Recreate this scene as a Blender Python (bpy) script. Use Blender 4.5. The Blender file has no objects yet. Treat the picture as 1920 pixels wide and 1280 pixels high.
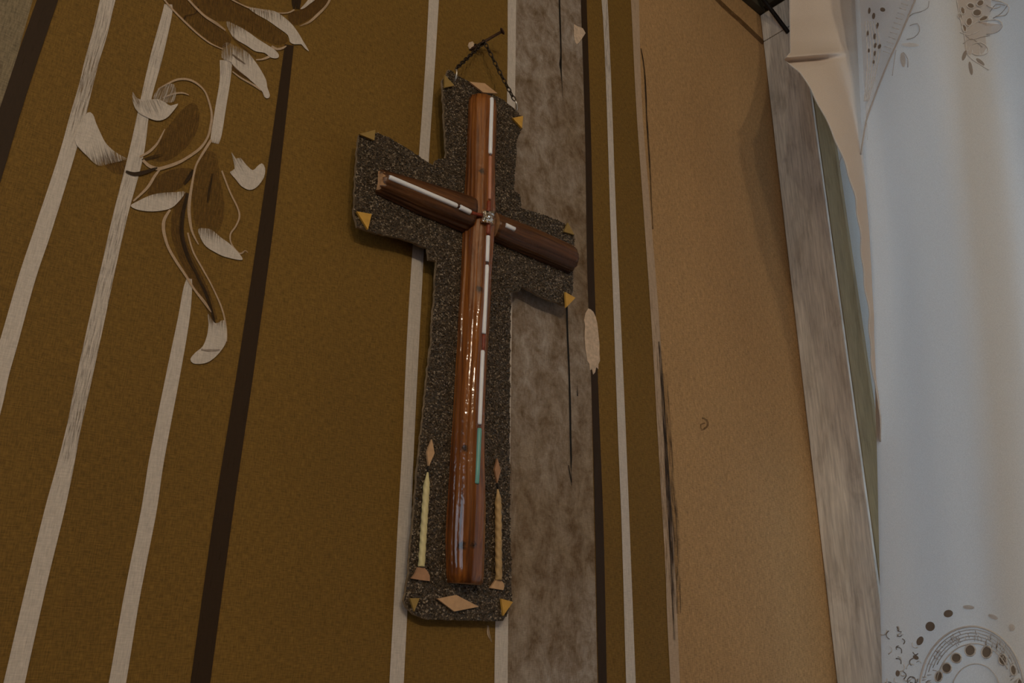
import bpy, bmesh, math, random
import numpy as np
from mathutils import Vector, Matrix, noise as mnoise

random.seed(7)
scene = bpy.context.scene
COL = scene.collection

# ------------------------------------------------------------------ camera
F = 1555.058                      # focal length in pixels of the 1920 px frame
AX = np.array([[0.75610666, 0.24304824, 0.60764321],
               [-0.65427983, 0.25965689, 0.71027896],
               [0.0148533, -0.93461535, 0.35534987]])   # world x, y, z seen from the camera (right, down, forward)
EYE = np.array([0.0, -0.6, 1.45])
cam_d = bpy.data.cameras.new('camera')
cam = bpy.data.objects.new('camera', cam_d)
COL.objects.link(cam)
r_, d_, f_ = AX[:, 0], AX[:, 1], AX[:, 2]
cam.matrix_world = Matrix(((r_[0], -d_[0], -f_[0], EYE[0]), (r_[1], -d_[1], -f_[1], EYE[1]),
                           (r_[2], -d_[2], -f_[2], EYE[2]), (0, 0, 0, 1)))
cam_d.sensor_width = 36.0
cam_d.sensor_fit = 'HORIZONTAL'
cam_d.lens = F / 1920 * 36
cam_d.clip_start = 0.02
scene.camera = cam

# ------------------------------------------------------------------ light and exposure
scene.view_settings.view_transform = 'Standard'
scene.view_settings.look = 'None'
scene.view_settings.exposure = 0.0
scene.view_settings.gamma = 1.0
scene.view_settings.use_curve_mapping = False

world = bpy.data.worlds.new('overcast_sky')
scene.world = world
world.use_nodes = True
bg = world.node_tree.nodes['Background']
bg.inputs['Color'].default_value = (0.66, 0.83, 1.0, 1)
bg.inputs['Strength'].default_value = 2.3


def portal(name, loc, rot, sx, sy):
    l = bpy.data.lights.new(name, 'AREA')
    l.shape = 'RECTANGLE'
    l.size, l.size_y = sx, sy
    l.cycles.is_portal = True
    o = bpy.data.objects.new(name, l)
    o.location, o.rotation_euler = loc, rot
    COL.objects.link(o)


portal('window_portal', (1.275, -0.62, 1.6), (0, math.radians(90), 0), 1.5, 1.08)
portal('window_portal', (-2.45, -1.35, 1.6), (0, math.radians(-90), 0), 1.3, 1.3)


def bulb(loc, power, col, rad):
    l = bpy.data.lights.new('ceiling_or_added_bulb', 'POINT')
    l.energy, l.color, l.shadow_soft_size = power, col, rad
    o = bpy.data.objects.new('ceiling_or_added_bulb', l)
    o.location = loc
    COL.objects.link(o)


WARM = (1.0, 0.84, 0.63)
bulb((-0.22, -1.95, 2.35), 18.0, WARM, 0.04)
bulb((-0.58, -1.78, 2.35), 17.0, WARM, 0.04)
bulb((-1.20, -1.50, 2.40), 10.0, WARM, 0.02)  # added bulb without a known source, moves the log's highlight left


# ------------------------------------------------------------------ projection helpers (photo pixel -> point on a real plane)
def ray(u, v):
    return AX @ np.array([u - 960.0, v - 640.0, F])


def on_wall(u, v, off=0.0):                 # back wall: plane y = -off
    d = ray(u, v)
    return EYE + d * ((0.6 - off) / d[1])


def on_x(u, v, x):                          # planes parallel to the right wall
    d = ray(u, v)
    return EYE + d * (x / d[0])


def px_size(p):                             # metres per pixel at a point
    return float(np.dot(f_, np.asarray(p) - EYE)) / F


# ------------------------------------------------------------------ object helpers
def link(name, me, mat=None, parent=None):
    o = bpy.data.objects.new(name, me)
    COL.objects.link(o)
    if mat is not None and not me.materials:
        me.materials.append(mat)
    if parent is not None:
        o.parent = parent
    return o


def origin_of(parent):
    p = Vector((0, 0, 0))
    while parent is not None:
        p += parent.location
        parent = parent.parent
    return p


def mesh_obj(name, verts, faces, mat, parent=None, smooth=False):
    L = origin_of(parent)
    me = bpy.data.meshes.new(name)
    me.from_pydata([tuple(Vector(v) - L) for v in verts], [], faces)
    me.validate()
    me.update()
    if smooth:
        for p in me.polygons:
            p.use_smooth = True
    return link(name, me, mat, parent)


def bm_obj(name, bm, mat, parent=None, smooth=False):
    L = origin_of(parent)
    bmesh.ops.translate(bm, verts=bm.verts, vec=-L)
    me = bpy.data.meshes.new(name)
    bm.normal_update()
    bm.to_mesh(me)
    bm.free()
    if smooth:
        for p in me.polygons:
            p.use_smooth = True
    return link(name, me, mat, parent)


def add_box(bm, a, b):
    x0, y0, z0 = a
    x1, y1, z1 = b
    vs = [bm.verts.new(c) for c in ((x0, y0, z0), (x1, y0, z0), (x1, y1, z0), (x0, y1, z0),
                                    (x0, y0, z1), (x1, y0, z1), (x1, y1, z1), (x0, y1, z1))]
    for q in ((0, 3, 2, 1), (4, 5, 6, 7), (0, 1, 5, 4), (1, 2, 6, 5), (2, 3, 7, 6), (3, 0, 4, 7)):
        bm.faces.new([vs[i] for i in q])


def box_obj(name, boxes, mat, parent=None, bevel=0.0):
    bm = bmesh.new()
    for a, b in boxes:
        add_box(bm, a, b)
    if bevel:
        bmesh.ops.bevel(bm, geom=list(bm.edges), offset=bevel, segments=2, profile=0.6, affect='EDGES')
    return bm_obj(name, bm, mat, parent)


def structure(o):
    o['kind'] = 'structure'
    return o


def thing(name, label, cat, loc):
    o = bpy.data.objects.new(name, None)
    o.empty_display_size = 0.05
    COL.objects.link(o)
    o.location = loc
    o['label'], o['category'] = label, cat
    return o


def tag(o, label, cat):
    o['label'], o['category'] = label, cat
    return o


def catmull(pts, closed=False, step=5.0):
    P = [np.array(p, float) for p in pts]
    n = len(P)
    out = []
    rng = range(n) if closed else range(n - 1)
    for i in rng:
        if closed:
            p0, p1, p2, p3 = P[(i - 1) % n], P[i], P[(i + 1) % n], P[(i + 2) % n]
        else:
            p0, p1, p2, p3 = P[max(i - 1, 0)], P[i], P[i + 1], P[min(i + 2, n - 1)]
        far = 1
        k = max(2, int(np.linalg.norm((p2 - p1)[:2]) / (step * far)))
        for j in range(k):
            t = j / k
            out.append(0.5 * (2 * p1 + (p2 - p0) * t + (2 * p0 - 5 * p1 + 4 * p2 - p3) * t * t +
                              (3 * p1 - p0 - 3 * p2 + p3) * t ** 3))
    if not closed:
        out.append(P[-1])
    return out


# ------------------------------------------------------------------ materials
def new_mat(name):
    m = bpy.data.materials.new(name)
    m.use_nodes = True
    nt = m.node_tree
    return m, nt, nt.nodes['Principled BSDF'], nt.nodes['Material Output']


def N(nt, kind, **kw):
    n = nt.nodes.new(kind)
    for k, v in kw.items():
        setattr(n, k, v)
    return n


def setin(n, **kw):
    for k, v in kw.items():
        n.inputs[k.replace('_', ' ')].default_value = v


def coords(nt, scale=(1, 1, 1), rot=(0, 0, 0)):
    tc = N(nt, 'ShaderNodeTexCoord')
    mp = N(nt, 'ShaderNodeMapping')
    mp.inputs['Scale'].default_value = scale
    mp.inputs['Rotation'].default_value = rot
    nt.links.new(tc.outputs['Object'], mp.inputs['Vector'])
    return mp.outputs['Vector']


def noise_tex(nt, vec, scale, detail=3, rough=0.55, dist=0.0):
    t = N(nt, 'ShaderNodeTexNoise')
    t.inputs['Scale'].default_value = scale
    t.inputs['Detail'].default_value = detail
    t.inputs['Roughness'].default_value = rough
    t.inputs['Distortion'].default_value = dist
    nt.links.new(vec, t.inputs['Vector'])
    return t.outputs['Fac']


def ramp(nt, fac, stops):
    r = N(nt, 'ShaderNodeValToRGB')
    e = r.color_ramp.elements
    while len(e) < len(stops):
        e.new(0.5)
    for k, (p, c) in enumerate(stops):
        e[k].position = p
        e[k].color = (*c, 1) if len(c) == 3 else c
    nt.links.new(fac, r.inputs['Fac'])
    return r.outputs['Color']


def mixc(nt, fac, a, b, mode='MIX'):
    m = N(nt, 'ShaderNodeMix', data_type='RGBA', blend_type=mode)
    for sock, v in ((0, fac), (6, a), (7, b)):
        if isinstance(v, (int, float)):
            m.inputs[sock].default_value = v
        elif isinstance(v, tuple):
            m.inputs[sock].default_value = (*v, 1) if len(v) == 3 else v
        else:
            nt.links.new(v, m.inputs[sock])
    return m.outputs[2]


def math_n(nt, op, a, b=None, c=None):
    m = N(nt, 'ShaderNodeMath', operation=op)
    for i, v in enumerate((a, b, c)):
        if v is None:
            continue
        if isinstance(v, (int, float)):
            m.inputs[i].default_value = v
        else:
            nt.links.new(v, m.inputs[i])
    return m.outputs[0]


def bump(nt, bsdf, h, strength, dist):
    b = N(nt, 'ShaderNodeBump')
    b.inputs['Strength'].default_value = strength
    b.inputs['Distance'].default_value = dist
    nt.links.new(h, b.inputs['Height'])
    nt.links.new(b.outputs['Normal'], bsdf.inputs['Normal'])


def srgb(r, g, b):
    f = lambda c: (c / 255 / 12.92) if c <= 10.3 else ((c / 255 + 0.055) / 1.055) ** 2.4
    return (f(r), f(g), f(b))


def weave(nt):
    """fine canvas weave: two crossed sets of threads plus grain"""
    a = noise_tex(nt, coords(nt, (1300, 1300, 160)), 1.0, 1)
    b = noise_tex(nt, coords(nt, (160, 160, 1300)), 1.0, 1)
    return math_n(nt, 'MULTIPLY', math_n(nt, 'ADD', a, b), 0.5)


def canvas_mat(name, col, dark=None, mottling=0.25, weave_amt=0.45, rough=0.75):
    m, nt, b, out = new_mat(name)
    w = weave(nt)
    big = noise_tex(nt, coords(nt, (1, 1, 0.6)), 5.0, 4, 0.6)
    dk = dark or tuple(c * 0.72 for c in col)
    c = ramp(nt, big, [(0.3, dk), (0.62, col)])
    c = mixc(nt, mottling, col, c)
    lo = ramp(nt, w, [(0.30, (1 - weave_amt,) * 3), (0.70, (1 + weave_amt * 0.6,) * 3)])
    c = mixc(nt, 1.0, c, lo, 'MULTIPLY')
    nt.links.new(c, b.inputs['Base Color'])
    setin(b, Roughness=rough)
    b.inputs['Specular IOR Level'].default_value = 0.25
    bump(nt, b, w, 0.25, 0.0006)
    return m


def paint_mat(name, col, col2=None, rough=0.6, s_scale=25.0, t_scale=420.0, cover=1.0):
    m, nt, b, out = new_mat(name)
    uv = N(nt, 'ShaderNodeUVMap', uv_map='stroke')
    mp = N(nt, 'ShaderNodeMapping')
    mp.inputs['Scale'].default_value = (s_scale, t_scale, 1)
    nt.links.new(uv.outputs[0], mp.inputs['Vector'])
    st = noise_tex(nt, mp.outputs[0], 1.0, 3, 0.6)
    ld = N(nt, 'ShaderNodeUVMap', uv_map='load')
    sx = N(nt, 'ShaderNodeSeparateXYZ')
    nt.links.new(ld.outputs[0], sx.inputs[0])
    v = math_n(nt, 'ADD', sx.outputs[0], math_n(nt, 'MULTIPLY', math_n(nt, 'SUBTRACT', st, 0.5), 1.45))
    mr = N(nt, 'ShaderNodeMapRange', interpolation_type='SMOOTHSTEP')
    nt.links.new(v, mr.inputs[0])
    mr.inputs[1].default_value, mr.inputs[2].default_value = 0.12, 0.88
    mr.inputs[4].default_value = cover
    w = weave(nt)
    c = mixc(nt, st, col2 or tuple(x * 0.86 for x in col), tuple(min(1, x * 1.1) for x in col))
    lo = ramp(nt, w, [(0.30, (0.80,) * 3), (0.70, (1.1,) * 3)])
    c = mixc(nt, 1.0, c, lo, 'MULTIPLY')
    nt.links.new(c, b.inputs['Base Color'])
    setin(b, Roughness=rough)
    b.inputs['Specular IOR Level'].default_value = 0.25
    nt.links.new(mr.outputs[0], b.inputs['Alpha'])
    bump(nt, b, w, 0.2, 0.0005)
    return m


def plain_mat(name, col, rough=0.5, metal=0.0, spec=0.5, vary=0.2, scale=60.0, bump_amt=0.0):
    m, nt, b, out = new_mat(name)
    n = noise_tex(nt, coords(nt), scale, 4)
    c = ramp(nt, n, [(0.3, tuple(x * (1 - vary) for x in col)), (0.7, tuple(min(1, x * (1 + vary)) for x in col))])
    nt.links.new(c, b.inputs['Base Color'])
    setin(b, Roughness=rough, Metallic=metal)
    b.inputs['Specular IOR Level'].default_value = spec
    if bump_amt:
        bump(nt, b, n, bump_amt, 0.001)
    return m


OCHRE = (0.215, 0.121, 0.023)
M = {}
M['ochre'] = canvas_mat('ochre_painted_canvas', OCHRE, mottling=0.5)
M['tan'] = canvas_mat('tan_painted_canvas', (0.50, 0.305, 0.138), mottling=0.4)
M['greytan'] = canvas_mat('pale_grey_painted_canvas', (0.25, 0.20, 0.125), mottling=0.4)
M['white'] = paint_mat('off_white_paint', (0.62, 0.555, 0.495))
M['line'] = paint_mat('pale_line_paint', (0.50, 0.365, 0.25))
M['brown'] = paint_mat('dark_brown_paint', (0.034, 0.017, 0.006), s_scale=18, t_scale=300)
M['wash'] = paint_mat('brown_wash_paint', (0.135, 0.062, 0.016), (0.08, 0.036, 0.009), s_scale=60, t_scale=520, cover=0.6)
M['crack'] = paint_mat('crack_black', (0.008, 0.006, 0.004), s_scale=30, t_scale=200)
M['plaster'] = plain_mat('bare_plaster', (0.60, 0.46, 0.34), 0.9, vary=0.2, scale=220, bump_amt=0.4)


def marble_mat():
    m, nt, b, out = new_mat('marbled_grey_paint')
    v = coords(nt, (1, 1, 0.75))
    n1 = noise_tex(nt, v, 46.0, 9, 0.74, 0.35)
    n2 = noise_tex(nt, coords(nt, (1, 1, 0.6)), 7.0, 3, 0.6, 0.6)
    c = ramp(nt, n1, [(0.32, (0.140, 0.090, 0.044)), (0.43, (0.235, 0.176, 0.128)), (0.55, (0.345, 0.288, 0.240)), (0.70, (0.47, 0.41, 0.36))])
    k = ramp(nt, n2, [(0.36, (0.72, 0.62, 0.46)), (0.6, (1, 1, 1))])
    c = mixc(nt, 0.8, c, k, 'MULTIPLY')
    w = weave(nt)
    lo = ramp(nt, w, [(0.30, (0.72,) * 3), (0.70, (1.15,) * 3)])
    c = mixc(nt, 1.0, c, lo, 'MULTIPLY')
    nt.links.new(c, b.inputs['Base Color'])
    setin(b, Roughness=0.75)
    b.inputs['Specular IOR Level'].default_value = 0.25
    return m


M['marble'] = marble_mat()


def old_board_mat(name, col, dirt):
    m, nt, b, out = new_mat(name)
    n = noise_tex(nt, coords(nt, (1, 1, 0.35)), 30.0, 6, 0.65, 0.5)
    g = noise_tex(nt, coords(nt, (420, 420, 25)), 1.0, 2)
    c = ramp(nt, n, [(0.30, dirt), (0.48, col), (0.75, tuple(min(1, x * 1.15) for x in col))])
    lo = ramp(nt, g, [(0.25, (0.72,) * 3), (0.7, (1.1,) * 3)])
    c = mixc(nt, 1.0, c, lo, 'MULTIPLY')
    nt.links.new(c, b.inputs['Base Color'])
    setin(b, Roughness=0.7)
    b.inputs['Specular IOR Level'].default_value = 0.3
    bump(nt, b, g, 0.2, 0.0006)
    return m


M['casing'] = old_board_mat('old_grey_painted_board', (0.83, 0.77, 0.685), (0.60, 0.535, 0.455))
M['reveal'] = old_board_mat('olive_grey_paint', (0.36, 0.26, 0.13), (0.27, 0.19, 0.09))
M['plasterwall'] = plain_mat('ochre_wall_paint', (0.24, 0.15, 0.05), 0.85, vary=0.08, scale=8)
M['ceiling'] = plain_mat('ceiling_paint', (0.40, 0.35, 0.27), 0.9, vary=0.06, scale=6)
M['floor'] = plain_mat('brown_floor_board', (0.19, 0.115, 0.06), 0.55, vary=0.3, scale=9)
M['corner_shadow'] = plain_mat('dark_olive_shadow_paint', (0.055, 0.045, 0.028), 0.8, vary=0.2, scale=30)  # dark olive stands in for the shadow at the top corner
M['blackmetal'] = plain_mat('blackened_iron', (0.012, 0.009, 0.008), 0.6, 0.4, vary=0.3)
M['rust'] = plain_mat('rusty_iron', (0.060, 0.028, 0.014), 0.6, 0.5, vary=0.5, scale=300, bump_amt=0.3)
M['chain'] = plain_mat('dark_tarnished_chain', (0.055, 0.040, 0.028), 0.45, 0.8, vary=0.4, scale=400)
M['wire'] = plain_mat('bright_steel_wire', (0.62, 0.58, 0.52), 0.3, 0.85, vary=0.1)


def grit_mat(name, k=1.0):
    m, nt, b, out = new_mat(name)
    v = N(nt, 'ShaderNodeTexVoronoi')
    v.inputs['Scale'].default_value = 760.0
    nt.links.new(coords(nt), v.inputs['Vector'])
    sep = N(nt, 'ShaderNodeSeparateColor')
    nt.links.new(v.outputs['Color'], sep.inputs[0])
    c = ramp(nt, sep.outputs[0], [(0.0, (0.022 * k, 0.014 * k, 0.007 * k)), (0.50, (0.062 * k, 0.042 * k, 0.023 * k)),
                                  (0.86, (0.125 * k, 0.087 * k, 0.052 * k)), (0.97, (0.36 * k, 0.29 * k, 0.21 * k))])
    nt.links.new(c, b.inputs['Base Color'])
    setin(b, Roughness=0.42)
    b.inputs['Specular IOR Level'].default_value = 0.5
    return m


M['grit'] = grit_mat('brown_grey_sand_grit', 1.0)
M['gritbase'] = grit_mat('sand_coated_board', 0.8)
M['boardedge'] = plain_mat('pale_board_edge', (0.22, 0.16, 0.095), 0.8, vary=0.4, scale=150)


def log_mat(name, base, dark, light, scale, knots=(), coat=1.0, crough=0.10, bmp=0.34):
    m, nt, b, out = new_mat(name)
    n = noise_tex(nt, coords(nt, scale), 1.0, 6, 0.66, 0.9)
    n2 = noise_tex(nt, coords(nt, tuple(q * 0.28 for q in scale)), 1.0, 3, 0.6)
    c = ramp(nt, n, [(0.30, dark), (0.50, base), (0.72, light)])
    k = ramp(nt, n2, [(0.34, (0.34, 0.26, 0.20)), (0.56, (1, 1, 1))])
    c = mixc(nt, 0.9, c, k, 'MULTIPLY')
    tc = N(nt, 'ShaderNodeTexCoord')
    wob0 = N(nt, 'ShaderNodeTexNoise')
    wob0.inputs['Scale'].default_value = 300
    nt.links.new(tc.outputs['Object'], wob0.inputs['Vector'])
    for p, r in knots:
        d = N(nt, 'ShaderNodeVectorMath', operation='DISTANCE')
        nt.links.new(tc.outputs['Object'], d.inputs[0])
        d.inputs[1].default_value = p
        dd = math_n(nt, 'ADD', d.outputs['Value'], math_n(nt, 'MULTIPLY', math_n(nt, 'SUBTRACT', wob0.outputs['Fac'], 0.5), 0.006))
        kk = ramp(nt, math_n(nt, 'DIVIDE', dd, r * 2), [(0.22, (0.12, 0.07, 0.05)), (0.50, (1, 1, 1))])
        c = mixc(nt, 1.0, c, kk, 'MULTIPLY')
    nt.links.new(c, b.inputs['Base Color'])
    setin(b, Roughness=0.55)
    b.inputs['Coat Weight'].default_value = coat
    b.inputs['Coat Roughness'].default_value = crough
    b.inputs['Coat IOR'].default_value = 1.6
    b.inputs['Specular IOR Level'].default_value = 0.15
    fine = noise_tex(nt, coords(nt, tuple(q * 1.6 for q in scale)), 1.0, 2)
    wob = noise_tex(nt, coords(nt, (210, 210, 110)), 1.0, 2)
    h = math_n(nt, 'ADD', math_n(nt, 'MULTIPLY', fine, 0.22), wob)
    bp_ = N(nt, 'ShaderNodeBump')
    bp_.inputs['Strength'].default_value = bmp
    bp_.inputs['Distance'].default_value = 0.0009
    nt.links.new(h, bp_.inputs['Height'])
    nt.links.new(bp_.outputs[0], b.inputs['Normal'])
    nt.links.new(bp_.outputs[0], b.inputs['Coat Normal'])
    return m


M['logend'] = plain_mat('raw_log_end', (0.42, 0.24, 0.12), 0.8, vary=0.3, scale=180, bump_amt=0.5)
M['rod'] = plain_mat('white_plastic_tube', (0.88, 0.91, 0.97), 0.35, vary=0.04)
M['teal'] = plain_mat('teal_plastic_tube', (0.16, 0.42, 0.38), 0.35, vary=0.06)
M['pink'] = plain_mat('pink_stained_tube', (0.52, 0.235, 0.15), 0.4, vary=0.12)
M['red'] = plain_mat('red_thread', (0.23, 0.040, 0.013), 0.45, vary=0.25, scale=500)
M['darkthread'] = plain_mat('dark_glue', (0.045, 0.012, 0.008), 0.4, vary=0.3)
M['foil'] = plain_mat('crumpled_silver_foil', (0.90, 0.87, 0.82), 0.16, 1.0, vary=0.08)
M['yellow'] = plain_mat('yellow_wood_chip', (0.60, 0.335, 0.055), 0.55, vary=0.12, scale=120)
M['olive'] = plain_mat('dull_olive_wood_chip', (0.31, 0.20, 0.052), 0.6, vary=0.12, scale=120)
M['palechip'] = plain_mat('pale_wood_chip', (0.56, 0.345, 0.185), 0.6, vary=0.12, scale=160)
M['pinkchip'] = plain_mat('brown_wood_chip', (0.40, 0.215, 0.115), 0.6, vary=0.15, scale=160)
M['waxyellow'] = plain_mat('pale_yellow_wax', (0.66, 0.58, 0.30), 0.45, vary=0.08, scale=140)
M['waxtan'] = plain_mat('browned_wax', (0.50, 0.33, 0.145), 0.5, vary=0.25, scale=160)


def cloth_mat(name, col, trans, alpha=1.0, w=0.12):
    m, nt, b, out = new_mat(name)
    nt.nodes.remove(b)
    wv = noise_tex(nt, coords(nt, (900, 900, 900)), 1.0, 2)
    c = ramp(nt, wv, [(0.3, tuple(x * (1 - w) for x in col)), (0.7, col)])
    d = N(nt, 'ShaderNodeBsdfDiffuse')
    t = N(nt, 'ShaderNodeBsdfTranslucent')
    nt.links.new(c, d.inputs[0])
    nt.links.new(c, t.inputs[0])
    mx = N(nt, 'ShaderNodeMixShader')
    mx.inputs[0].default_value = trans
    nt.links.new(d.outputs[0], mx.inputs[1])
    nt.links.new(t.outputs[0], mx.inputs[2])
    last = mx
    if alpha < 1:
        tr = N(nt, 'ShaderNodeBsdfTransparent')
        m2 = N(nt, 'ShaderNodeMixShader')
        m2.inputs[0].default_value = alpha
        nt.links.new(tr.outputs[0], m2.inputs[1])
        nt.links.new(mx.outputs[0], m2.inputs[2])
        last = m2
    nt.links.new(last.outputs[0], out.inputs[0])
    return m


M['curtain'] = cloth_mat('white_cotton_voile', (0.80, 0.79, 0.78), 0.43)
M['flap'] = cloth_mat('white_hem_cloth', (0.74, 0.63, 0.54), 0.0)
M['net'] = cloth_mat('sheer_net', (0.80, 0.82, 0.84), 0.6, 0.9)
M['border'] = cloth_mat('lace_border_gauze', (0.86, 0.82, 0.82), 0.35, 0.42)
M['lace'] = cloth_mat('white_embroidery_thread', (0.93, 0.91, 0.90), 0.45)
M['lacedull'] = cloth_mat('dull_embroidery_thread', (0.70, 0.66, 0.64), 0.35)
M['eyelet'] = cloth_mat('open_eyelet_gauze', (0.27, 0.22, 0.18), 0.3)
M['underfold'] = cloth_mat('white_cotton_underfold', (0.78, 0.68, 0.57), 0.42, 0.95)
M['leafgauze'] = cloth_mat('brown_gauze_leaf', (0.36, 0.29, 0.235), 0.3, 0.7)
M['stitch'] = cloth_mat('grey_stitch_thread', (0.34, 0.31, 0.29), 0.3)
M['peach'] = cloth_mat('peach_gauze', (0.66, 0.50, 0.38), 0.35, 0.32)


def glass_mat():
    m, nt, b, out = new_mat('window_glass')
    nt.nodes.remove(b)
    tr = N(nt, 'ShaderNodeBsdfTransparent')
    gl = N(nt, 'ShaderNodeBsdfGlossy')
    gl.inputs['Roughness'].default_value = 0.02
    fr = N(nt, 'ShaderNodeFresnel')
    fr.inputs[0].default_value = 1.45
    mx = N(nt, 'ShaderNodeMixShader')
    nt.links.new(fr.outputs[0], mx.inputs[0])
    nt.links.new(tr.outputs[0], mx.inputs[1])
    nt.links.new(gl.outputs[0], mx.inputs[2])
    nt.links.new(mx.outputs[0], out.inputs[0])
    return m


M['glass'] = glass_mat()

# ------------------------------------------------------------------ room shell
XR = 1.0785            # face of the right wall
XL, YB, ZC = -2.4, -3.3, 2.8
wall_back = structure(box_obj('wall_north', [((XL - 0.1, 0, 0), (XR + 0.22, 0.1, ZC))], M['ochre']))
structure(box_obj('floor', [((XL - 0.1, YB - 0.1, -0.1), (XR + 0.22, 0.1, 0))], M['floor']))
structure(box_obj('ceiling', [((XL - 0.1, YB - 0.1, ZC), (XR + 0.22, 0.1, ZC + 0.1))], M['ceiling']))
structure(box_obj('wall_south', [((XL - 0.1, YB - 0.1, 0), (XR + 0.22, YB, ZC))], M['plasterwall']))
WY1, WY0, WZ0, WZ1 = -0.0735, -1.16, 0.85, 2.36
wall_right = structure(box_obj('wall_east', [((XR, YB, 0), (XR + 0.2, WY0, ZC)), ((XR, WY1, 0), (XR + 0.2, 0, ZC)),
                                             ((XR, WY0, 0), (XR + 0.2, WY1, WZ0)), ((XR, WY0, WZ1), (XR + 0.2, WY1, ZC))], M['reveal']))
LY0, LY1, LZ0, LZ1 = -2.0, -0.7, 0.95, 2.25
structure(box_obj('wall_west', [((XL - 0.1, YB, 0), (XL, LY0, ZC)), ((XL - 0.1, LY1, 0), (XL, 0, ZC)),
                                ((XL - 0.1, LY0, 0), (XL, LY1, LZ0)), ((XL - 0.1, LY0, LZ1), (XL, LY1, ZC))], M['plasterwall']))

# casing boards round the window: two lengths on the left jamb, butted at the frieze line
XF = XR - 0.006
SEAM = 2.449
box_obj('casing_board', [((XF, -0.0725, 0.02), (XR, -0.0012, SEAM - 0.001))], M['casing'], wall_right, 0.0012)
box_obj('casing_board', [((XF, -0.0725, SEAM + 0.001), (XR, -0.0012, 2.506))], M['casing'], wall_right, 0.0012)
box_obj('casing_board', [((XF, -1.24, 0.02), (XR, -1.161, 2.506))], M['casing'], wall_right, 0.0012)
box_obj('casing_board', [((XF, -1.160, WZ1 + 0.002), (XR, -0.0735, WZ1 + 0.075))], M['casing'], wall_right, 0.0012)
# dark strips above the frieze: shadow in the corner put into their colour
structure(box_obj('shade_strip_1', [((XL, -0.012, 2.507), (XF, -0.0002, 2.70))], M['corner_shadow'], None, 0.001))
structure(box_obj('shade_strip_2', [((XR - 0.014, YB, 2.512), (XR - 0.0002, -0.0125, 2.70))], M['corner_shadow'], None, 0.001))


def window(name, x, y0, y1, z0, z1, t):
    w = structure(box_obj(name, [((x, y0, z0), (x + t, y0 + 0.03, z1)), ((x, y1 - 0.03, z0), (x + t, y1, z1)),
                                 ((x, y0, z0), (x + t, y1, z0 + 0.05)), ((x, y0, z1 - 0.05), (x + t, y1, z1)),
                                 ((x, (y0 + y1) / 2 - 0.025, z0), (x + t, (y0 + y1) / 2 + 0.025, z1))], M['casing']))
    ym = (y0 + y1) / 2
    for a, b in ((y0 + 0.03, ym - 0.025), (ym + 0.025, y1 - 0.03)):
        box_obj('pane', [((x + t / 2 - 0.002, a, z0 + 0.05), (x + t / 2 + 0.002, b, z1 - 0.05))], M['glass'], w)
    return w


window('window_1', XR + 0.14, WY0 + 0.0005, WY1 - 0.0005, WZ0 + 0.0005, WZ1 - 0.0005, 0.04)
window('window_2', XL - 0.07, LY0 + 0.0005, LY1 - 0.0005, LZ0 + 0.0005, LZ1 - 0.0005, 0.04)

# ------------------------------------------------------------------ painted decoration of the back wall
LAYER = [0]


def flat_paint(name, bm, mat, load, stroke, off):
    """bm is laid out in photo pixels; load and stroke give the paint coverage and the brush direction per vertex"""
    ul = bm.loops.layers.uv.new('load')
    us = bm.loops.layers.uv.new('stroke')
    for f in bm.faces:
        for l in f.loops:
            l[ul].uv = (load(l.vert), 0)
            l[us].uv = stroke(l.vert)
    for v in bm.verts:
        v.co = Vector(on_wall(v.co.x, v.co.y, off))
    bmesh.ops.recalc_face_normals(bm, faces=bm.faces)
    bm.faces.ensure_lookup_table()
    if bm.faces and bm.faces[0].normal.y > 0:
        bmesh.ops.reverse_faces(bm, faces=bm.faces)
    return bm_obj(name, bm, mat, wall_back)


def next_off(level):
    LAYER[0] += 1
    return 0.0002 + 0.0003 * level + 0.000004 * LAYER[0]


def brush(name, pts, mat, level=2, head=(), tail=()):
    """brush stroke along (u, v, width[, load]) points"""
    P = [np.array([p[0], p[1], p[2], p[3] if len(p) > 3 else 1.0]) for p in pts]
    Q = [np.array([*p, 1.0]) for p in head] + catmull(P, False, 4.0) + [np.array([*p, 1.0]) for p in tail]
    bm = bmesh.new()
    info = {}
    s = 0.0
    prev = None
    rows = []
    for i, q in enumerate(Q):
        a, b = Q[max(i - 1, 0)][:2], Q[min(i + 1, len(Q) - 1)][:2]
        t = b - a
        t = t / (np.linalg.norm(t) + 1e-9)
        n = np.array([-t[1], t[0]])
        if prev is not None:
            s += np.linalg.norm(q[:2] - prev)
        prev = q[:2]
        w = max(q[2], 0.3)
        row = []
        for k in (-0.5, 0.0, 0.5):
            c = q[:2] + n * w * k
            v = bm.verts.new((c[0], c[1], 0))
            info[v] = (float(q[3]), s / 1000, k * w / 1000 + (LAYER[0] % 37) * 0.13)
            row.append(v)
        rows.append(row)
    for a, b in zip(rows, rows[1:]):
        for k in range(2):
            bm.faces.new((a[k], a[k + 1], b[k + 1], b[k]))
    return flat_paint(name, bm, mat, lambda v: info[v][0], lambda v: info[v][1:], next_off(level))


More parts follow.
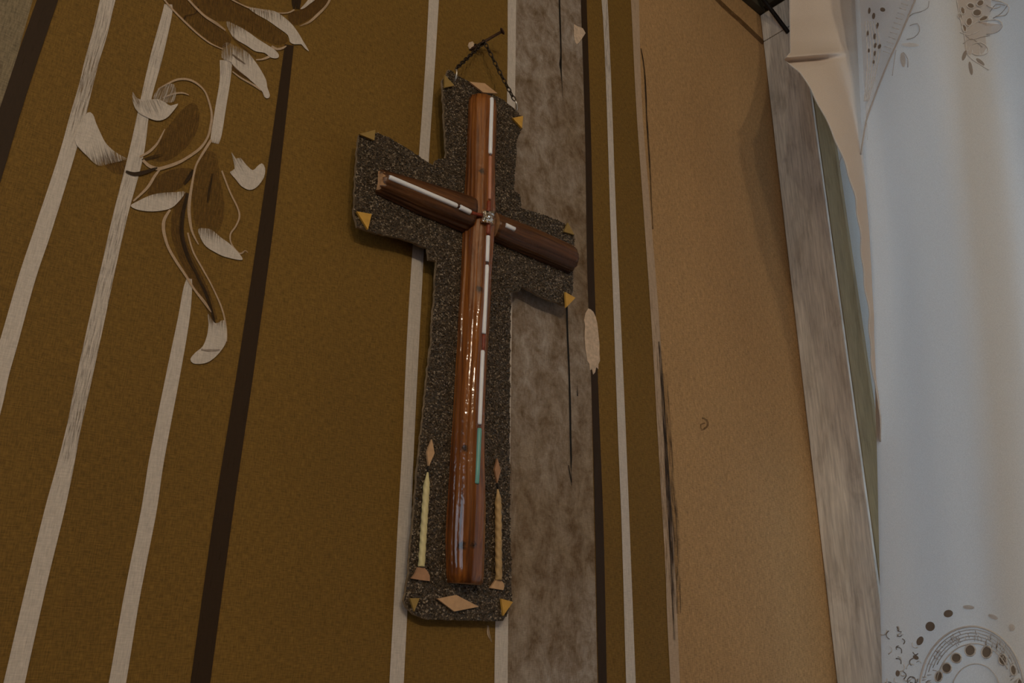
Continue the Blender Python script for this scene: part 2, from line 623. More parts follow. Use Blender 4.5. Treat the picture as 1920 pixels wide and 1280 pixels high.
def patch(name, pts, mat, level=2, fade=None, smooth=True, base=(1.0, 1.0), angle=None):
    """filled painted shape; fade = (p0, load0, p1, load1) in pixels"""
    Q = catmull(pts, True, 5.0) if smooth else [np.array(p, float) for p in pts]
    bm = bmesh.new()
    bm.faces.new([bm.verts.new((q[0], q[1], 0)) for q in Q])
    if fade:
        p0, l0, p1, l1 = fade
        p0, p1 = np.array(p0, float), np.array(p1, float)
        d = p1 - p0
        L = np.linalg.norm(d)
        d = d / L
        for k in range(0, 9):
            c = p0 + d * L * k / 8
            bmesh.ops.bisect_plane(bm, geom=bm.verts[:] + bm.edges[:] + bm.faces[:], dist=1e-4,
                                   plane_co=(c[0], c[1], 0), plane_no=(d[0], d[1], 0))

        def load(v):
            t = min(max(((v.co.x - p0[0]) * d[0] + (v.co.y - p0[1]) * d[1]) / L, 0), 1)
            return l0 + (l1 - l0) * t
    else:
        d = np.array([0.0, 1.0])
        load = lambda v: base[0]
    if angle is not None:
        d = np.array([math.cos(angle), math.sin(angle)])
    bm.verts.ensure_lookup_table()
    st = {v: ((v.co.x * d[0] + v.co.y * d[1]) / 1000, (-v.co.x * d[1] + v.co.y * d[0]) / 1000) for v in bm.verts}
    lo = {v: load(v) for v in bm.verts}
    bmesh.ops.triangulate(bm, faces=bm.faces)
    return flat_paint(name, bm, mat, lambda v: lo[v], lambda v: st[v], next_off(level))


# painted fields
Z_TOP, Z_LOW = 2.5065, 0.85


def to_photo(p):
    c = AX.T @ (np.asarray(p, float) - EYE)
    return c[0] / c[2] * F + 960, c[1] / c[2] * F + 640


def field(name, corners, mat):
    off = next_off(0)
    return mesh_obj(name, [(x, -off, z) for x, z in corners], [tuple(range(len(corners)))], mat, wall_back)


xa = float(on_wall(2, 205)[0])
field('painted_panel', [(-0.9, Z_LOW), (xa, Z_LOW), (xa + 0.001, Z_TOP), (-0.9, Z_TOP)], M['greytan'])
xb, xt = float(on_wall(1264, 1280)[0]), float(on_wall(1188, 0)[0])
field('painted_panel', [(xb, Z_LOW), (XF + 0.0045, Z_LOW), (XF + 0.0045, Z_TOP), (xt, Z_TOP)], M['tan'])
m0, m1, m2, m3 = (float(on_wall(*q)[0]) for q in ((943, 1280), (1121, 1280), (1093, 0), (960, 0)))
field('marbled_band', [(m0, Z_LOW), (m1, Z_LOW), (m2, Z_TOP), (m3, Z_TOP)], M['marble'])


def stripe(pts, mat, level=1):
    """painted stripe from (v, left, right[, load]) rows; ends outside the photo run on to the dark strip and dado"""
    ext = {0: [], -1: []}
    for end, zz in ((0, Z_TOP), (-1, Z_LOW)):
        v, a, b = pts[end][:3]
        if -40 > v or v > 1300 or a < -30:
            A, B = on_wall(a, v), on_wall(b, v)
            for q in np.linspace(0, 1, 14)[1:]:
                z = A[2] + (zz - A[2]) * q
                (ua, va), (ub, vb) = to_photo((A[0], 0, z)), to_photo((B[0], 0, z))
                ext[end].append(((ua + ub) / 2, (va + vb) / 2, ub - ua))
    return brush('painted_stripe', [((a + b) / 2, v, b - a, *(l or ())) for v, a, b, *l in pts], mat, level, ext[0][::-1], ext[-1])


stripe([(-60, 88, 128), (0, 70, 108), (100, 35, 74), (205, 0, 40), (340, -46, 0), (700, -160, -110)], M['brown'])
stripe([(-60, 203, 233), (0, 188, 216, .78), (60, 174, 202, .70), (110, 160, 187, .62), (160, 148, 174, .58), (215, 132, 161, .72),
        (300, 108, 137, .95), (430, 65, 97), (520, 35, 67), (640, 0, 34), (700, -18, 17), (775, -40, 0), (1000, -105, -62)], M['white'])
stripe([(8, 308, 323, .75), (30, 303, 322, .85), (110, 281, 304, .8), (190, 263, 283, .85), (290, 241, 269, .85), (400, 213, 240, .75), (500, 190, 217, .72),
        (600, 167, 196, .75), (720, 141, 170, .68), (800, 125, 152, .66), (880, 105, 137, .82), (960, 83, 120), (1100, 49, 86), (1280, 7, 46), (1380, -18, 24)], M['white'])
stripe([(113, 412, 436, .7), (150, 412, 432, .85), (200, 404, 424), (250, 396, 416, .95), (268, 394, 410, .6)], M['white'])
stripe([(522, 350, 360, .7), (545, 343, 360, .85), (600, 333, 355), (700, 312, 338), (860, 280, 308), (960, 264, 293), (1120, 232, 262), (1280, 204, 236), (1380, 182, 216)], M['white'])
stripe([(84, 534, 551), (250, 511, 533), (430, 485, 512), (700, 444, 475), (960, 402, 437), (1280, 357, 394), (1380, 342, 380)], M['brown'])
stripe([(-50, 550, 568), (-10, 546, 566), (17, 549, 562, .7)], M['brown'])
stripe([(-60, 807, 827), (0, 804, 823), (130, 797, 815), (300, 785, 804), (600, 765, 788), (820, 755, 777), (1000, 745, 770), (1120, 739, 765), (1280, 730, 757), (1380, 724, 753)], M['white'])
stripe([(-60, 954, 970), (0, 952, 968), (170, 951, 966), (600, 942, 960), (1160, 929, 953), (1280, 927, 952), (1380, 925, 951)], M['white'])
stripe([(-60, 1088, 1099), (0, 1089, 1100), (250, 1097, 1108), (500, 1101, 1114), (760, 1110, 1123), (1000, 1116, 1132), (1280, 1122, 1138), (1380, 1125, 1141)], M['brown'])
stripe([(-60, 1124, 1136), (0, 1128, 1139, .8), (60, 1132, 1142, .7), (180, 1137, 1147, .8), (400, 1144, 1155), (600, 1151, 1164), (800, 1158, 1173), (1000, 1166, 1181), (1280, 1174, 1192), (1380, 1178, 1196)], M['white'])
stripe([(-60, 1178, 1196), (0, 1183, 1198), (200, 1193, 1204), (400, 1207, 1220), (600, 1221, 1236, .85), (760, 1230, 1246, .75), (900, 1238, 1256, .62),
        (1050, 1247, 1265, .65), (1160, 1251, 1270, .9), (1280, 1257, 1275), (1380, 1261, 1280)], M['line'])
for pts in ([(1202, 90, 2, .5), (1209, 140, 2.5, .7), (1214, 240, 3, .62), (1219, 320, 2.5, .6), (1224, 430, 2, .45)],
            [(1236, 640, 4, .4), (1243, 740, 6, .55), (1248, 830, 6, .6), (1253, 920, 8, .62), (1258, 1010, 7, .62), (1261, 1090, 6, .5), (1265, 1200, 4, .4)],
            [(1246, 700, 10, .30), (1256, 860, 12, .36), (1268, 1000, 12, .36), (1272, 1150, 10, .3)]):
    brush('brush_streak', pts, M['brown'], 2)
# frieze line
brush('frieze_line', [(1255, -99, 8, .8), (1345, -1, 8, .8), (1390, 41, 8, .85), (1432, 81, 8, .9)], M['wash'], 1)

# scrolling leaves: dark wash first, pale outlines and tips over it
W_, L_, B_, D_ = M['white'], M['line'], M['wash'], M['brown']
patch('leaf_shading', [(312, 2), (340, -30), (353, 2), (385, 33), (420, 57), (434, 74), (420, 89), (396, 79), (360, 50), (330, 20)], B_, 0, base=(.56, .5), angle=1.6)
patch('leaf_shading', [(362, 2), (380, -25), (430, -10), (468, 17), (500, 40), (538, 68), (534, 82), (510, 83), (470, 62), (430, 42), (402, 38), (375, 18)], B_, 0,
      fade=((380, 0), .60, (525, 70), .44), angle=1.6)
patch('leaf_shading', [(540, 27), (552, 21), (566, 17), (582, 4), (600, -20), (616, 2), (605, 16), (585, 32), (562, 45), (545, 44)], B_, 1,
      fade=((560, 20), .75, (610, 20), .45), angle=1.6)
patch('leaf_shading', [(309, 247), (325, 225), (345, 202), (364, 193), (374, 212), (371, 240), (358, 266), (335, 289), (310, 302), (285, 300), (295, 280)], B_, 0, base=(.55, .5), angle=1.7)
patch('leaf_shading', [(197, 280), (224, 297), (238, 303), (240, 325), (220, 326), (203, 318), (192, 298)], B_, 0, base=(.56, .5), angle=1.2)
patch('leaf_shading', [(297, 330), (330, 316), (362, 318), (350, 344), (320, 361), (279, 366), (283, 350)], B_, 0, base=(.58, .5), angle=1.6)
patch('leaf_shading', [(368, 322), (385, 285), (405, 290), (412, 330), (420, 380), (416, 420), (398, 442), (370, 430), (361, 380)], B_, 0, base=(.50, .5), angle=1.7)
brush('stem_shading', [(352, 362, 8, .8), (335, 395, 20, .6), (333, 435, 24, .58), (345, 475, 24, .58), (365, 515, 24, .58), (385, 555, 20, .58), (402, 600, 12, .55)], B_, 0)
brush('stem_shading', [(352, 362, 5, .9), (343, 400, 8, .72), (341, 440, 8, .66), (352, 480, 7, .66), (372, 520, 6, .62), (390, 560, 6, .66), (403, 606, 4, .6)], D_, 1)
brush('leaf_vein', [(398, 325, 4, .5), (393, 355, 5, .55), (389, 380, 4, .45)], D_, 1)
brush('leaf_vein', [(362, 318, 5, .6), (355, 332, 8, .62), (345, 345, 5, .5)], D_, 1)
brush('leaf_vein', [(236, 321, 4, .8), (252, 326, 7, .9), (274, 322, 7, .85), (295, 314, 3, .7)], D_, 3)
brush('leaf_vein', [(266, 300, 4, .6), (285, 295, 6, .6), (305, 290, 4, .45)], D_, 1)
brush('leaf_vein', [(437, 69, 3, .6), (449, 81, 4, .7), (464, 94, 4, .7), (481, 106, 3, .5)], B_, 3)
brush('leaf_vein', [(436, 102, 3, .8), (447, 111, 4, .8), (460, 120, 2, .6)], B_, 3)
brush('leaf_vein', [(436, 125, 6, .8), (448, 136, 6, .8), (468, 149, 2, .6)], B_, 3)
brush('leaf_vein', [(377, 655, 4, .5), (393, 657, 5, .55), (412, 656, 4, .5)], B_, 3)
brush('leaf_vein', [(345, 40, 3, .6), (348, 30, 3, .6), (366, 25, 2, .5), (372, 12, 2, .5)], D_, 1)
for pts in (
        [(296, -22, 3), (308, -1, 3), (325, 19, 3), (351, 45, 3.5), (374, 66, 3), (396, 82, 2.5, .8), (418, 92, 2, .6)],
        [(335, -20, 3), (353, -1, 3.5), (370, 17, 4), (385, 31, 4), (404, 43, 5, .8), (423, 57, 3, .6)],
        [(420, -8, 2.5), (436, 0, 2.5), (454, 9, 2.5, .8), (469, 15, 3), (492, 19, 3), (514, 24, 2.5, .8), (539, 24, 2.5, .75), (552, 18, 3)],
        [(622, -14, 4), (618, 0, 4), (610, 13, 4, .8), (595, 28, 5, .8), (580, 41, 4, .7), (562, 49, 2, .5)],
        [(509, 87, 5), (520, 92, 4), (530, 90, 4), (537, 86, 2)],
        [(505, 106, 5), (492, 111, 3.5), (480, 112, 2)],
        [(436, 134, 2), (452, 146, 3), (475, 159, 3.5), (490, 168, 5)],
        [(296, 167, 2, .6), (314, 157, 3, .8), (333, 149, 4), (353, 149, 4, .85), (370, 157, 3.5), (384, 171, 3), (392, 191, 3.5), (397, 214, 4), (395, 236, 4.5),
         (389, 258, 4), (374, 279, 5), (347, 298, 5), (331, 306, 6), (314, 312, 6), (297, 316, 6), (280, 311, 6), (268, 300, 5)],
        [(305, 183, 2), (325, 176, 3), (342, 174, 3), (354, 178, 1.5)],
        [(262, 294, 3), (280, 284, 5), (294, 270, 4), (302, 256, 3), (309, 242, 1.5)],
        [(396, 262, 5), (386, 278, 5), (375, 296, 4), (367, 312, 3.5), (361, 340, 4), (355, 379, 6), (355, 403, 6), (360, 433, 4), (372, 458, 2)],
        [(300, 317, 3), (290, 330, 5), (276, 352, 5), (250, 377, 3)],
        [(319, 393, 4), (308, 412, 6), (307, 433, 6), (315, 462, 5), (330, 489, 5), (348, 516, 4.5), (365, 543, 4), (383, 566, 5, .7), (396, 585, 2, .6)],
        [(352, 436, 3), (362, 471, 3), (380, 504, 3), (398, 537, 2.5), (416, 578, 3), (424, 614, 3), (424, 640, 4)],
        [(416, 320, 3), (431, 359, 3), (445, 388, 3), (449, 406, 3), (442, 424, 3), (432, 439, 3), (434, 457, 2.5), (449, 475, 3), (460, 470, 3, .7), (464, 474, 2, .6)]):
    brush('leaf_outline', pts, L_, 2)
patch('leaf_tip', [(466, 14), (492, 17), (515, 21), (531, 31), (546, 44), (559, 61), (569, 78), (577, 91), (579, 96), (571, 90), (565, 83), (552, 83), (543, 78), (540, 66), (520, 51), (500, 37), (480, 26)],
      W_, 2, ((468, 15), .42, (510, 32), 1.0), angle=1.5)
patch('leaf_tip', [(424, 40), (449, 50), (467, 61), (482, 72), (501, 84), (516, 94), (523, 103), (520, 109), (508, 108), (496, 99), (479, 96), (460, 84), (441, 73), (432, 62)],
      W_, 2, ((420, 45), .3, (450, 62), 1.0), angle=1.5)
patch('leaf_tip', [(421, 80), (445, 87), (464, 98), (479, 116), (489, 131), (499, 150), (501, 163), (506, 178), (503, 184), (496, 182), (492, 172), (484, 163), (468, 149), (454, 138), (440, 127), (433, 116), (416, 108)],
      W_, 2, ((412, 92), .25, (450, 112), 1.0), angle=1.5)
patch('leaf_tip', [(249, 172), (255, 182), (266, 187), (284, 186), (297, 186), (310, 192), (320, 198), (334, 194), (325, 208), (311, 222), (294, 226), (274, 219), (257, 208), (249, 190)],
      W_, 3, ((300, 170), .45, (285, 205), 1.0), angle=1.2)
patch('leaf_tip', [(288, 186), (294, 170), (312, 158), (326, 158), (330, 172), (326, 190), (306, 192)], W_, 2, base=(.42, .4), angle=1.9)
patch('leaf_tip', [(164, 211), (174, 214), (180, 230), (188, 248), (197, 266), (209, 279), (226, 291), (238, 297), (226, 302), (208, 306), (184, 310), (162, 291), (143, 270), (142, 252), (152, 232)],
      W_, 3, ((178, 262), 1.0, (212, 304), .3), angle=1.3)
patch('leaf_tip', [(245, 386), (258, 377), (285, 365), (309, 361), (330, 360), (347, 360), (334, 379), (318, 391), (291, 396), (262, 394)],
      W_, 2, ((300, 360), .45, (295, 380), 1.0), angle=1.6)
patch('leaf_tip', [(371, 430), (384, 428), (396, 430), (413, 444), (434, 460), (455, 486), (425, 482), (404, 473), (383, 458)],
      W_, 2, ((385, 425), .3, (408, 458), 1.0), angle=1.6)
patch('leaf_tip', [(434, 285), (442, 297), (451, 296), (462, 309), (474, 319), (482, 312), (491, 306), (497, 315), (495, 332), (482, 350), (468, 356), (453, 349), (442, 336), (431, 322), (440, 316)],
      W_, 2, ((438, 300), .5, (462, 325), 1.0), angle=1.1)
patch('leaf_tip', [(390, 588), (404, 606), (421, 600), (425, 635), (416, 655), (399, 673), (383, 681), (363, 681), (357, 673), (366, 661), (380, 649), (388, 629), (391, 608)],
      W_, 2, ((400, 595), .4, (400, 630), 1.0), angle=1.6)
patch('leaf_tip', [(563, 17), (570, 9), (584, -6), (592, -2), (580, 8), (571, 15)], W_, 2, base=(.85, .8))

# cracks in the marbled band and places where the paint has come off
brush('crack', [(1048, -60, 2.5), (1049, 0, 2.6), (1051, 60, 2.6), (1052, 100, 2.2), (1051, 120, 4.5), (1052, 131, 2.5), (1054, 160, 1.0, .6), (1056, 190, .8, .5)], M['crack'], 2)
brush('crack', [(1063, 574, 3), (1064, 620, 3.2), (1067, 690, 2.8), (1069, 760, 3.4), (1070, 820, 3.2), (1071, 858, 3), (1071, 880, 1.4, .7), (1072, 910, 1.2, .6)], M['crack'], 2)
brush('crack', [(1066, 872, 2, .7), (1069, 890, 2.5, .7), (1072, 904, 2, .6)], M['crack'], 2)
brush('crack', [(1082, 715, 1, .4), (1083, 742, 2, .7)], M['crack'], 2)
brush('scratch', [(915, 1172, 3, .5), (916, 1188, 5, .6), (922, 1203, 2, .4)], M['line'], 2)
brush('scratch', [(1316, 783, 3, .6), (1325, 787, 3, .6), (1327, 797, 4, .6), (1316, 806, 3, .6), (1314, 796, 3, .6), (1322, 793, 3, .6)], M['wash'], 2)


def chip(name, pts, off, h):
    Q = [on_wall(u, v, off) for u, v in pts]
    n = len(Q)
    c = np.mean(Q, axis=0)
    front = [c + (q - c) * 0.94 + np.array([0, -h, 0]) for q in Q]
    verts = Q + front
    faces = [tuple(range(n, 2 * n))] + [(i, (i + 1) % n, n + (i + 1) % n, n + i) for i in range(n)]
    return mesh_obj(name, verts, faces, M['plaster'], wall_back)


chip('bare_plaster_patch', [(1076, 45), (1083, 49), (1093, 53), (1098, 62), (1091, 73), (1086, 80), (1082, 84), (1078, 79), (1076, 66)], 0.0008, 0.0006)
chip('bare_plaster_patch', [(1103, 578), (1108, 580), (1113, 585), (1117, 594), (1120, 606), (1122, 625), (1124, 645), (1124, 665), (1125, 676), (1122, 683), (1122, 692), (1118, 688),
                            (1116, 698), (1112, 702), (1110, 692), (1106, 694), (1105, 682), (1101, 676), (1098, 655), (1096, 631), (1097, 610), (1095, 600), (1098, 586)], 0.0008, 0.0006)
chip('bare_plaster_patch', [(877, 86), (879, 80), (885, 78), (888, 82), (889, 88), (885, 92), (880, 92)], 0.0006, 0.0012)

# ------------------------------------------------------------------ the cross
ZB = float(on_wall(860, 1163)[2])
SLOPE = 0.022


def bp(u, v, e=0.0):
    """point on the leaning board's front face (e = height above it)"""
    d = ray(u, v)
    a = 0.0110 + e
    # y = -(a + SLOPE*(z-ZB))
    t = (0.6 - a - SLOPE * (EYE[2] - ZB)) / (d[1] + SLOPE * d[2])
    return EYE + d * t


NRM = np.array([0, -1, -SLOPE])
NRM = NRM / np.linalg.norm(NRM)
base_pt = bp(860, 1163)
cross = thing('hanging_cross', 'sand-coated wooden wall cross with varnished log and sticks, hung by a chain', 'cross', tuple(base_pt))

outline = [(841, 131), (848, 136), (862, 143), (890, 159), (935, 182), (965, 204), (978, 220), (978, 241), (970, 260), (967, 302), (964, 346), (966, 358), (977, 367), (978, 390),
           (998, 395), (1030, 407), (1060, 419), (1076, 440), (1077, 470), (1074, 548), (1064, 574), (1040, 566), (1016, 556), (978, 536), (975, 546), (958, 549), (957, 600),
           (956, 700), (956, 800), (956, 900), (957, 1000), (959, 1060), (960, 1126), (952, 1150), (943, 1163), (900, 1164), (850, 1163), (800, 1160), (776, 1152), (763, 1137), (758, 1126),
           (766, 1080), (771, 1020), (776, 960), (783, 880), (789, 820), (796, 760), (801, 700), (804, 682), (809, 640), (813, 580), (818, 505), (819, 489), (804, 486), (801, 466),
           (760, 449), (720, 440), (690, 433), (670, 425), (664, 400), (666, 340), (671, 265), (675, 251), (690, 246), (704, 248), (727, 257), (767, 280), (796, 300), (813, 311), (816, 300),
           (834, 297), (837, 285), (834, 230), (831, 185), (830, 150)]
dense = []
for i in range(len(outline)):
    a, b = np.array(outline[i], float), np.array(outline[(i + 1) % len(outline)], float)
    k = max(1, int(np.linalg.norm(b - a) / 7))
    for j in range(k):
        q = a + (b - a) * j / k
        dense.append(q + (np.array([random.uniform(-1.1, 1.1), random.uniform(-1.1, 1.1)])))
front2 = [bp(u, v) for u, v in dense]
THK = 0.0030
bm = bmesh.new()
fv = [bm.verts.new(p) for p in front2]
bvs = [bm.verts.new(np.asarray(p) - NRM * THK) for p in front2]
ff = bm.faces.new(fv)
n_ = len(fv)
bm.faces.new(list(reversed(bvs)))
for i in range(n_):
    fc = bm.faces.new((fv[i], bvs[i], bvs[(i + 1) % n_], fv[(i + 1) % n_]))
    fc.material_index = 1
bmesh.ops.recalc_face_normals(bm, faces=bm.faces)
board = bm_obj('backing_board', bm, M['gritbase'], cross)
board.data.materials.append(M['boardedge'])

# sand glued on the board: loose grains, uncountable
poly = np.array([(p[0], p[2]) for p in front2])


def inside_grid(X, Z):
    c = np.zeros(X.shape, bool)
    for i in range(len(poly)):
        xi, zi = poly[i]
        xj, zj = poly[i - 1]
        if zi == zj:
            continue
        c ^= ((zi > Z) != (zj > Z)) & (X < (xj - xi) * (Z - zi) / (zj - zi) + xi)
    return c


gx = np.arange(poly[:, 0].min(), poly[:, 0].max(), 0.0017)
gz = np.arange(poly[:, 1].min(), poly[:, 1].max(), 0.0017)
gv, gf = [], []
OCT = [(1, 0, 0), (-1, 0, 0), (0, 1, 0), (0, -1, 0), (0, 0, 1), (0, 0, -1)]
OF = [(0, 2, 4), (2, 1, 4), (1, 3, 4), (3, 0, 4), (2, 0, 5), (1, 2, 5), (3, 1, 5), (0, 3, 5)]
rs = random.Random(3)
GX, GZ = np.meshgrid(gx, gz, indexing='ij')
rg = np.random.default_rng(3)
GX = GX + rg.uniform(-.001, .001, GX.shape)
GZ = GZ + rg.uniform(-.001, .001, GZ.shape)
keep = inside_grid(GX, GZ) & (rg.random(GX.shape) > 0.12)
for xx, zz in zip(GX[keep], GZ[keep]):
    if True:
        r = rs.uniform(0.0005, 0.00115)
        q = Matrix.Rotation(rs.uniform(0, 6.28), 3, Vector((rs.random() - .5, rs.random() - .5, rs.random() - .5)))
        y = -(0.0110 + SLOPE * (zz - ZB)) - r * rs.uniform(0.0, 0.5)
        i0 = len(gv)
        for c in OCT:
            p = q @ (Vector(c) * r * rs.uniform(0.75, 1.2))
            gv.append((xx + p.x, y + p.y, zz + p.z))
        gf.extend(tuple(i0 + k for k in f) for f in OF)
grit = mesh_obj('sand_grit', gv, gf, M['grit'], board)
grit['kind'] = 'stuff'


# --- logs
def log_mesh(name, axis, stations, mat, seed, ridges, jag=0.0, endmat=None, n=56):
    """half-round log on the board. stations: list of (along, centre, radius). axis 'z' (upright) or 'x' (bar)"""
    verts, faces = [], []
    m = len(stations)
    for i, (s, c, r) in enumerate(stations):
        for k in range(n + 1):
            ph = -math.pi / 2 + math.pi * k / n
            nz = mnoise.noise(Vector((math.sin(ph) * 2.2 * ridges, math.cos(ph) * 2.2 * ridges + seed, s * 9)))
            nf = mnoise.noise(Vector((math.sin(ph) * 7, math.cos(ph) * 7 + seed, s * 25)))
            groove = mnoise.noise(Vector((ph * 9.0 + seed, seed * 2, s * 1.5))) * (0.035 if axis == 'z' else 0.02) * (2.4 if ph < -0.6 else 0.6)
            rr = r * (1 + 0.055 * nz + 0.02 * nf + groove)
            a, e = rr * math.sin(ph), rr * math.cos(ph)
            ss = s
            if jag and i in (0,):
                ss = s + jag * mnoise.noise(Vector((a * 300, e * 300, seed)))
            if axis == 'z':
                x, z = c + a, ss
            else:
                x, z = ss, c + a
            y = -(0.0110 + SLOPE * (z - ZB))
            verts.append(np.array([x, y, z]) + NRM * (e + 0.0006))
    for i in range(m - 1):
        for k in range(n):
            faces.append((i * (n + 1) + k, i * (n + 1) + k + 1, (i + 1) * (n + 1) + k + 1, (i + 1) * (n + 1) + k))
    nb = len(faces)
    faces.append(tuple(reversed(range(n + 1))))
    faces.append(tuple((m - 1) * (n + 1) + k for k in range(n + 1)))
    o = mesh_obj(name, verts, faces, mat, cross)
    bmx = bmesh.new()
    bmx.from_mesh(o.data)
    bmesh.ops.recalc_face_normals(bmx, faces=bmx.faces)
    bmx.to_mesh(o.data)
    bmx.free()
    o.data.materials.append(endmat or mat)
    for i, p in enumerate(o.data.polygons):
        p.use_smooth = i < nb
        if i >= nb:
            p.material_index = 1
    return o


def edge_xz(pts):
    P = np.array([bp(u, v) for u, v in pts])
    return P[:, 0], P[:, 2]


lx, lz = edge_xz([(878, 180), (876, 200), (873, 300), (869, 380), (867, 420), (864, 500), (858, 590), (856, 640), (852, 700), (847, 780), (842, 860), (836, 960), (834, 1020), (836, 1092)])
rx, rz = edge_xz([(931, 190), (929, 250), (927, 300), (927, 380), (928, 420), (922, 500), (918, 590), (914, 640), (911, 700), (908, 780), (907, 860), (909, 960), (907, 1020), (905, 1097)])
ZT, ZL = float(lz[0]), float(lz[-1])
COSV = 1 / math.cos(math.radians(37.6))


def trunk_at(z):
    a = np.interp(z, lz[::-1], lx[::-1])
    b = np.interp(z, rz[::-1], rx[::-1])
    r = (b - a) / (1 + COSV)
    return a + r, r


BARS = []


def hit(u, v):
    """first surface of trunk, sticks or board met by the view ray; returns height above the board"""
    e = 0.04
    while e > 0:
        p = bp(u, v, e)
        c, r = trunk_at(p[2])
        if ZL - 0.004 < p[2] < ZT + 0.004 and (p[0] - c) ** 2 + e * e < r * r:
            return e
        for B in BARS:
            xs = [b[0] for b in B]
            if min(xs) - 0.004 < p[0] < max(xs) + 0.004:
                o = sorted(B)
                cz = np.interp(p[0], [b[0] for b in o], [b[1] for b in o])
                rr = np.interp(p[0], [b[0] for b in o], [b[2] for b in o])
                if (p[2] - cz) ** 2 + e * e < rr * rr:
                    return e
        e -= 0.0004
    return 0.0


st = []
for i in range(70):
    z = ZT + (ZL - ZT) * i / 69
    c, r = trunk_at(z)
    if i in (0, 69):
        r *= 0.93
    st.append((z, c, r))
KN = []
for u, v, r in ((904, 322, 0.0045), (899, 543, 0.0045), (866, 1022, 0.005), (887, 1022, 0.0035), (872, 840, 0.004)):
    KN.append((tuple(float(q) for q in bp(u, v, hit(u, v)) - np.array(cross.location)), r))
M['log'] = log_mat('varnished_red_brown_log', (0.245, 0.074, 0.009), (0.075, 0.020, 0.004), (0.38, 0.140, 0.022), (230, 230, 11), KN)
M['bar'] = log_mat('varnished_dark_brown_stick', (0.110, 0.042, 0.013), (0.036, 0.013, 0.005), (0.21, 0.09, 0.029), (11, 230, 230), (), 0.35, 0.3)
log_mesh('upright_log', 'z', st, M['log'], 3.3, 1.5, endmat=M['logend'])


def bar(top, bot, x0, x1, seed, jag):
    tx, tz = edge_xz(top)
    bx, bz = edge_xz(bot)
    out = []
    for i in range(26):
        x = x0 + (x1 - x0) * i / 25
        zt, zb = np.interp(x, tx, tz), np.interp(x, bx, bz)
        r = (zt - zb) / (1 + 1 / math.cos(math.radians(22)))
        if i == 0:
            r *= 0.95
        out.append((x, zb + r, r))
    log_mesh('cross_stick', 'x', out, M['bar'], seed, 0.8, jag, M['logend'])
    return out


xl0 = float(bp(707, 340)[0])
xl1 = float(bp(872, 420)[0])
BL = bar([(712, 318), (780, 339), (868, 367)], [(702, 364), (780, 401), (866, 436)], xl0, xl1, 9.1, 0.007)
BARS.append(BL)
xr0 = float(bp(1066, 490)[0])
xr1 = float(bp(918, 430)[0])
BR = bar([(935, 405), (1000, 430), (1069, 462)], [(928, 456), (1000, 487), (1060, 511)], xr0, xr1, 5.7, 0.002)
BARS.append(BR)


def tube(name, pts, rad, mat, parent, n=10, radii=None, caps=True, twist=None):
    P = [Vector(p) for p in pts]
    verts, faces = [], []
    ref = Vector(NRM)
    for i, p in enumerate(P):
        t = (P[min(i + 1, len(P) - 1)] - P[max(i - 1, 0)]).normalized()
        a = t.cross(ref).normalized()
        b = a.cross(t).normalized()
        r = radii[i] if radii else rad
        for k in range(n):
            th = 2 * math.pi * k / n
            rr = r
            if twist:
                rr = r * (1 + twist[0] * math.cos(3 * (th - twist[1] * i)))
            verts.append(p + a * math.cos(th) * rr + b * math.sin(th) * rr)
    for i in range(len(P) - 1):
        for k in range(n):
            faces.append((i * n + k, i * n + (k + 1) % n, (i + 1) * n + (k + 1) % n, (i + 1) * n + k))
    if caps:
        faces.append(tuple(reversed(range(n))))
        faces.append(tuple((len(P) - 1) * n + k for k in range(n)))
    o = mesh_obj(name, verts, faces, mat, parent)
    for i, f in enumerate(o.data.polygons):
        f.use_smooth = len(f.vertices) == 4
    return o


def rod(name, a, b, wpx, mat, label=None, lift=0.45):
    pts = []
    ea = np.mean([hit(*a), hit(*b)])
    p, q = bp(*a, ea), bp(*b, ea)
    r = wpx * px_size(p) / 2
    ea2, eb2 = hit(*a), hit(*b)
    p, q = bp(*a, ea2 + r * lift), bp(*b, eb2 + r * lift)
    pts = [p + (q - p) * t for t in (0, .02, .25, .5, .75, .98, 1)]
    o = tube(name, pts, r, mat, cross, 12, radii=[r * .8, r, r, r, r, r, r * .8])
    if label:
        o['label'] = label
    return o


rod('tube', (922, 184), (919, 289), 8.0, M['rod'])
rod('tube', (919, 293), (918, 374), 6.5, M['pink'], 'tube stained pink')
rod('thread_wrap', (917, 377), (916, 398), 8.0, M['red'])
rod('thread_wrap', (916, 416), (915, 440), 8.5, M['red'])
rod('tube', (915, 442), (913, 491), 8.0, M['rod'])
rod('thread_wrap', (913, 491), (913, 497), 5, M['darkthread'])
rod('tube', (913, 497), (907, 626), 8.2, M['rod'])
rod('thread_wrap', (907, 627), (906, 657), 6.5, M['red'])
rod('tube', (905, 657), (899, 796), 8.2, M['rod'])
rod('thread_wrap', (899, 796), (899, 803), 4.5, M['darkthread'])
rod('tube', (899, 803), (894, 907), 9.2, M['teal'], 'teal tube at the bottom')
rod('tube', (729, 332), (857, 386), 10, M['rod'])
rod('thread_wrap', (857, 386), (862, 388), 5, M['darkthread'])
rod('tube', (862, 388), (882, 398), 10, M['rod'])
rod('thread_wrap', (884, 399), (904, 404), 7, M['red'])
rod('tube', (948, 422), (965, 430), 9, M['rod'])

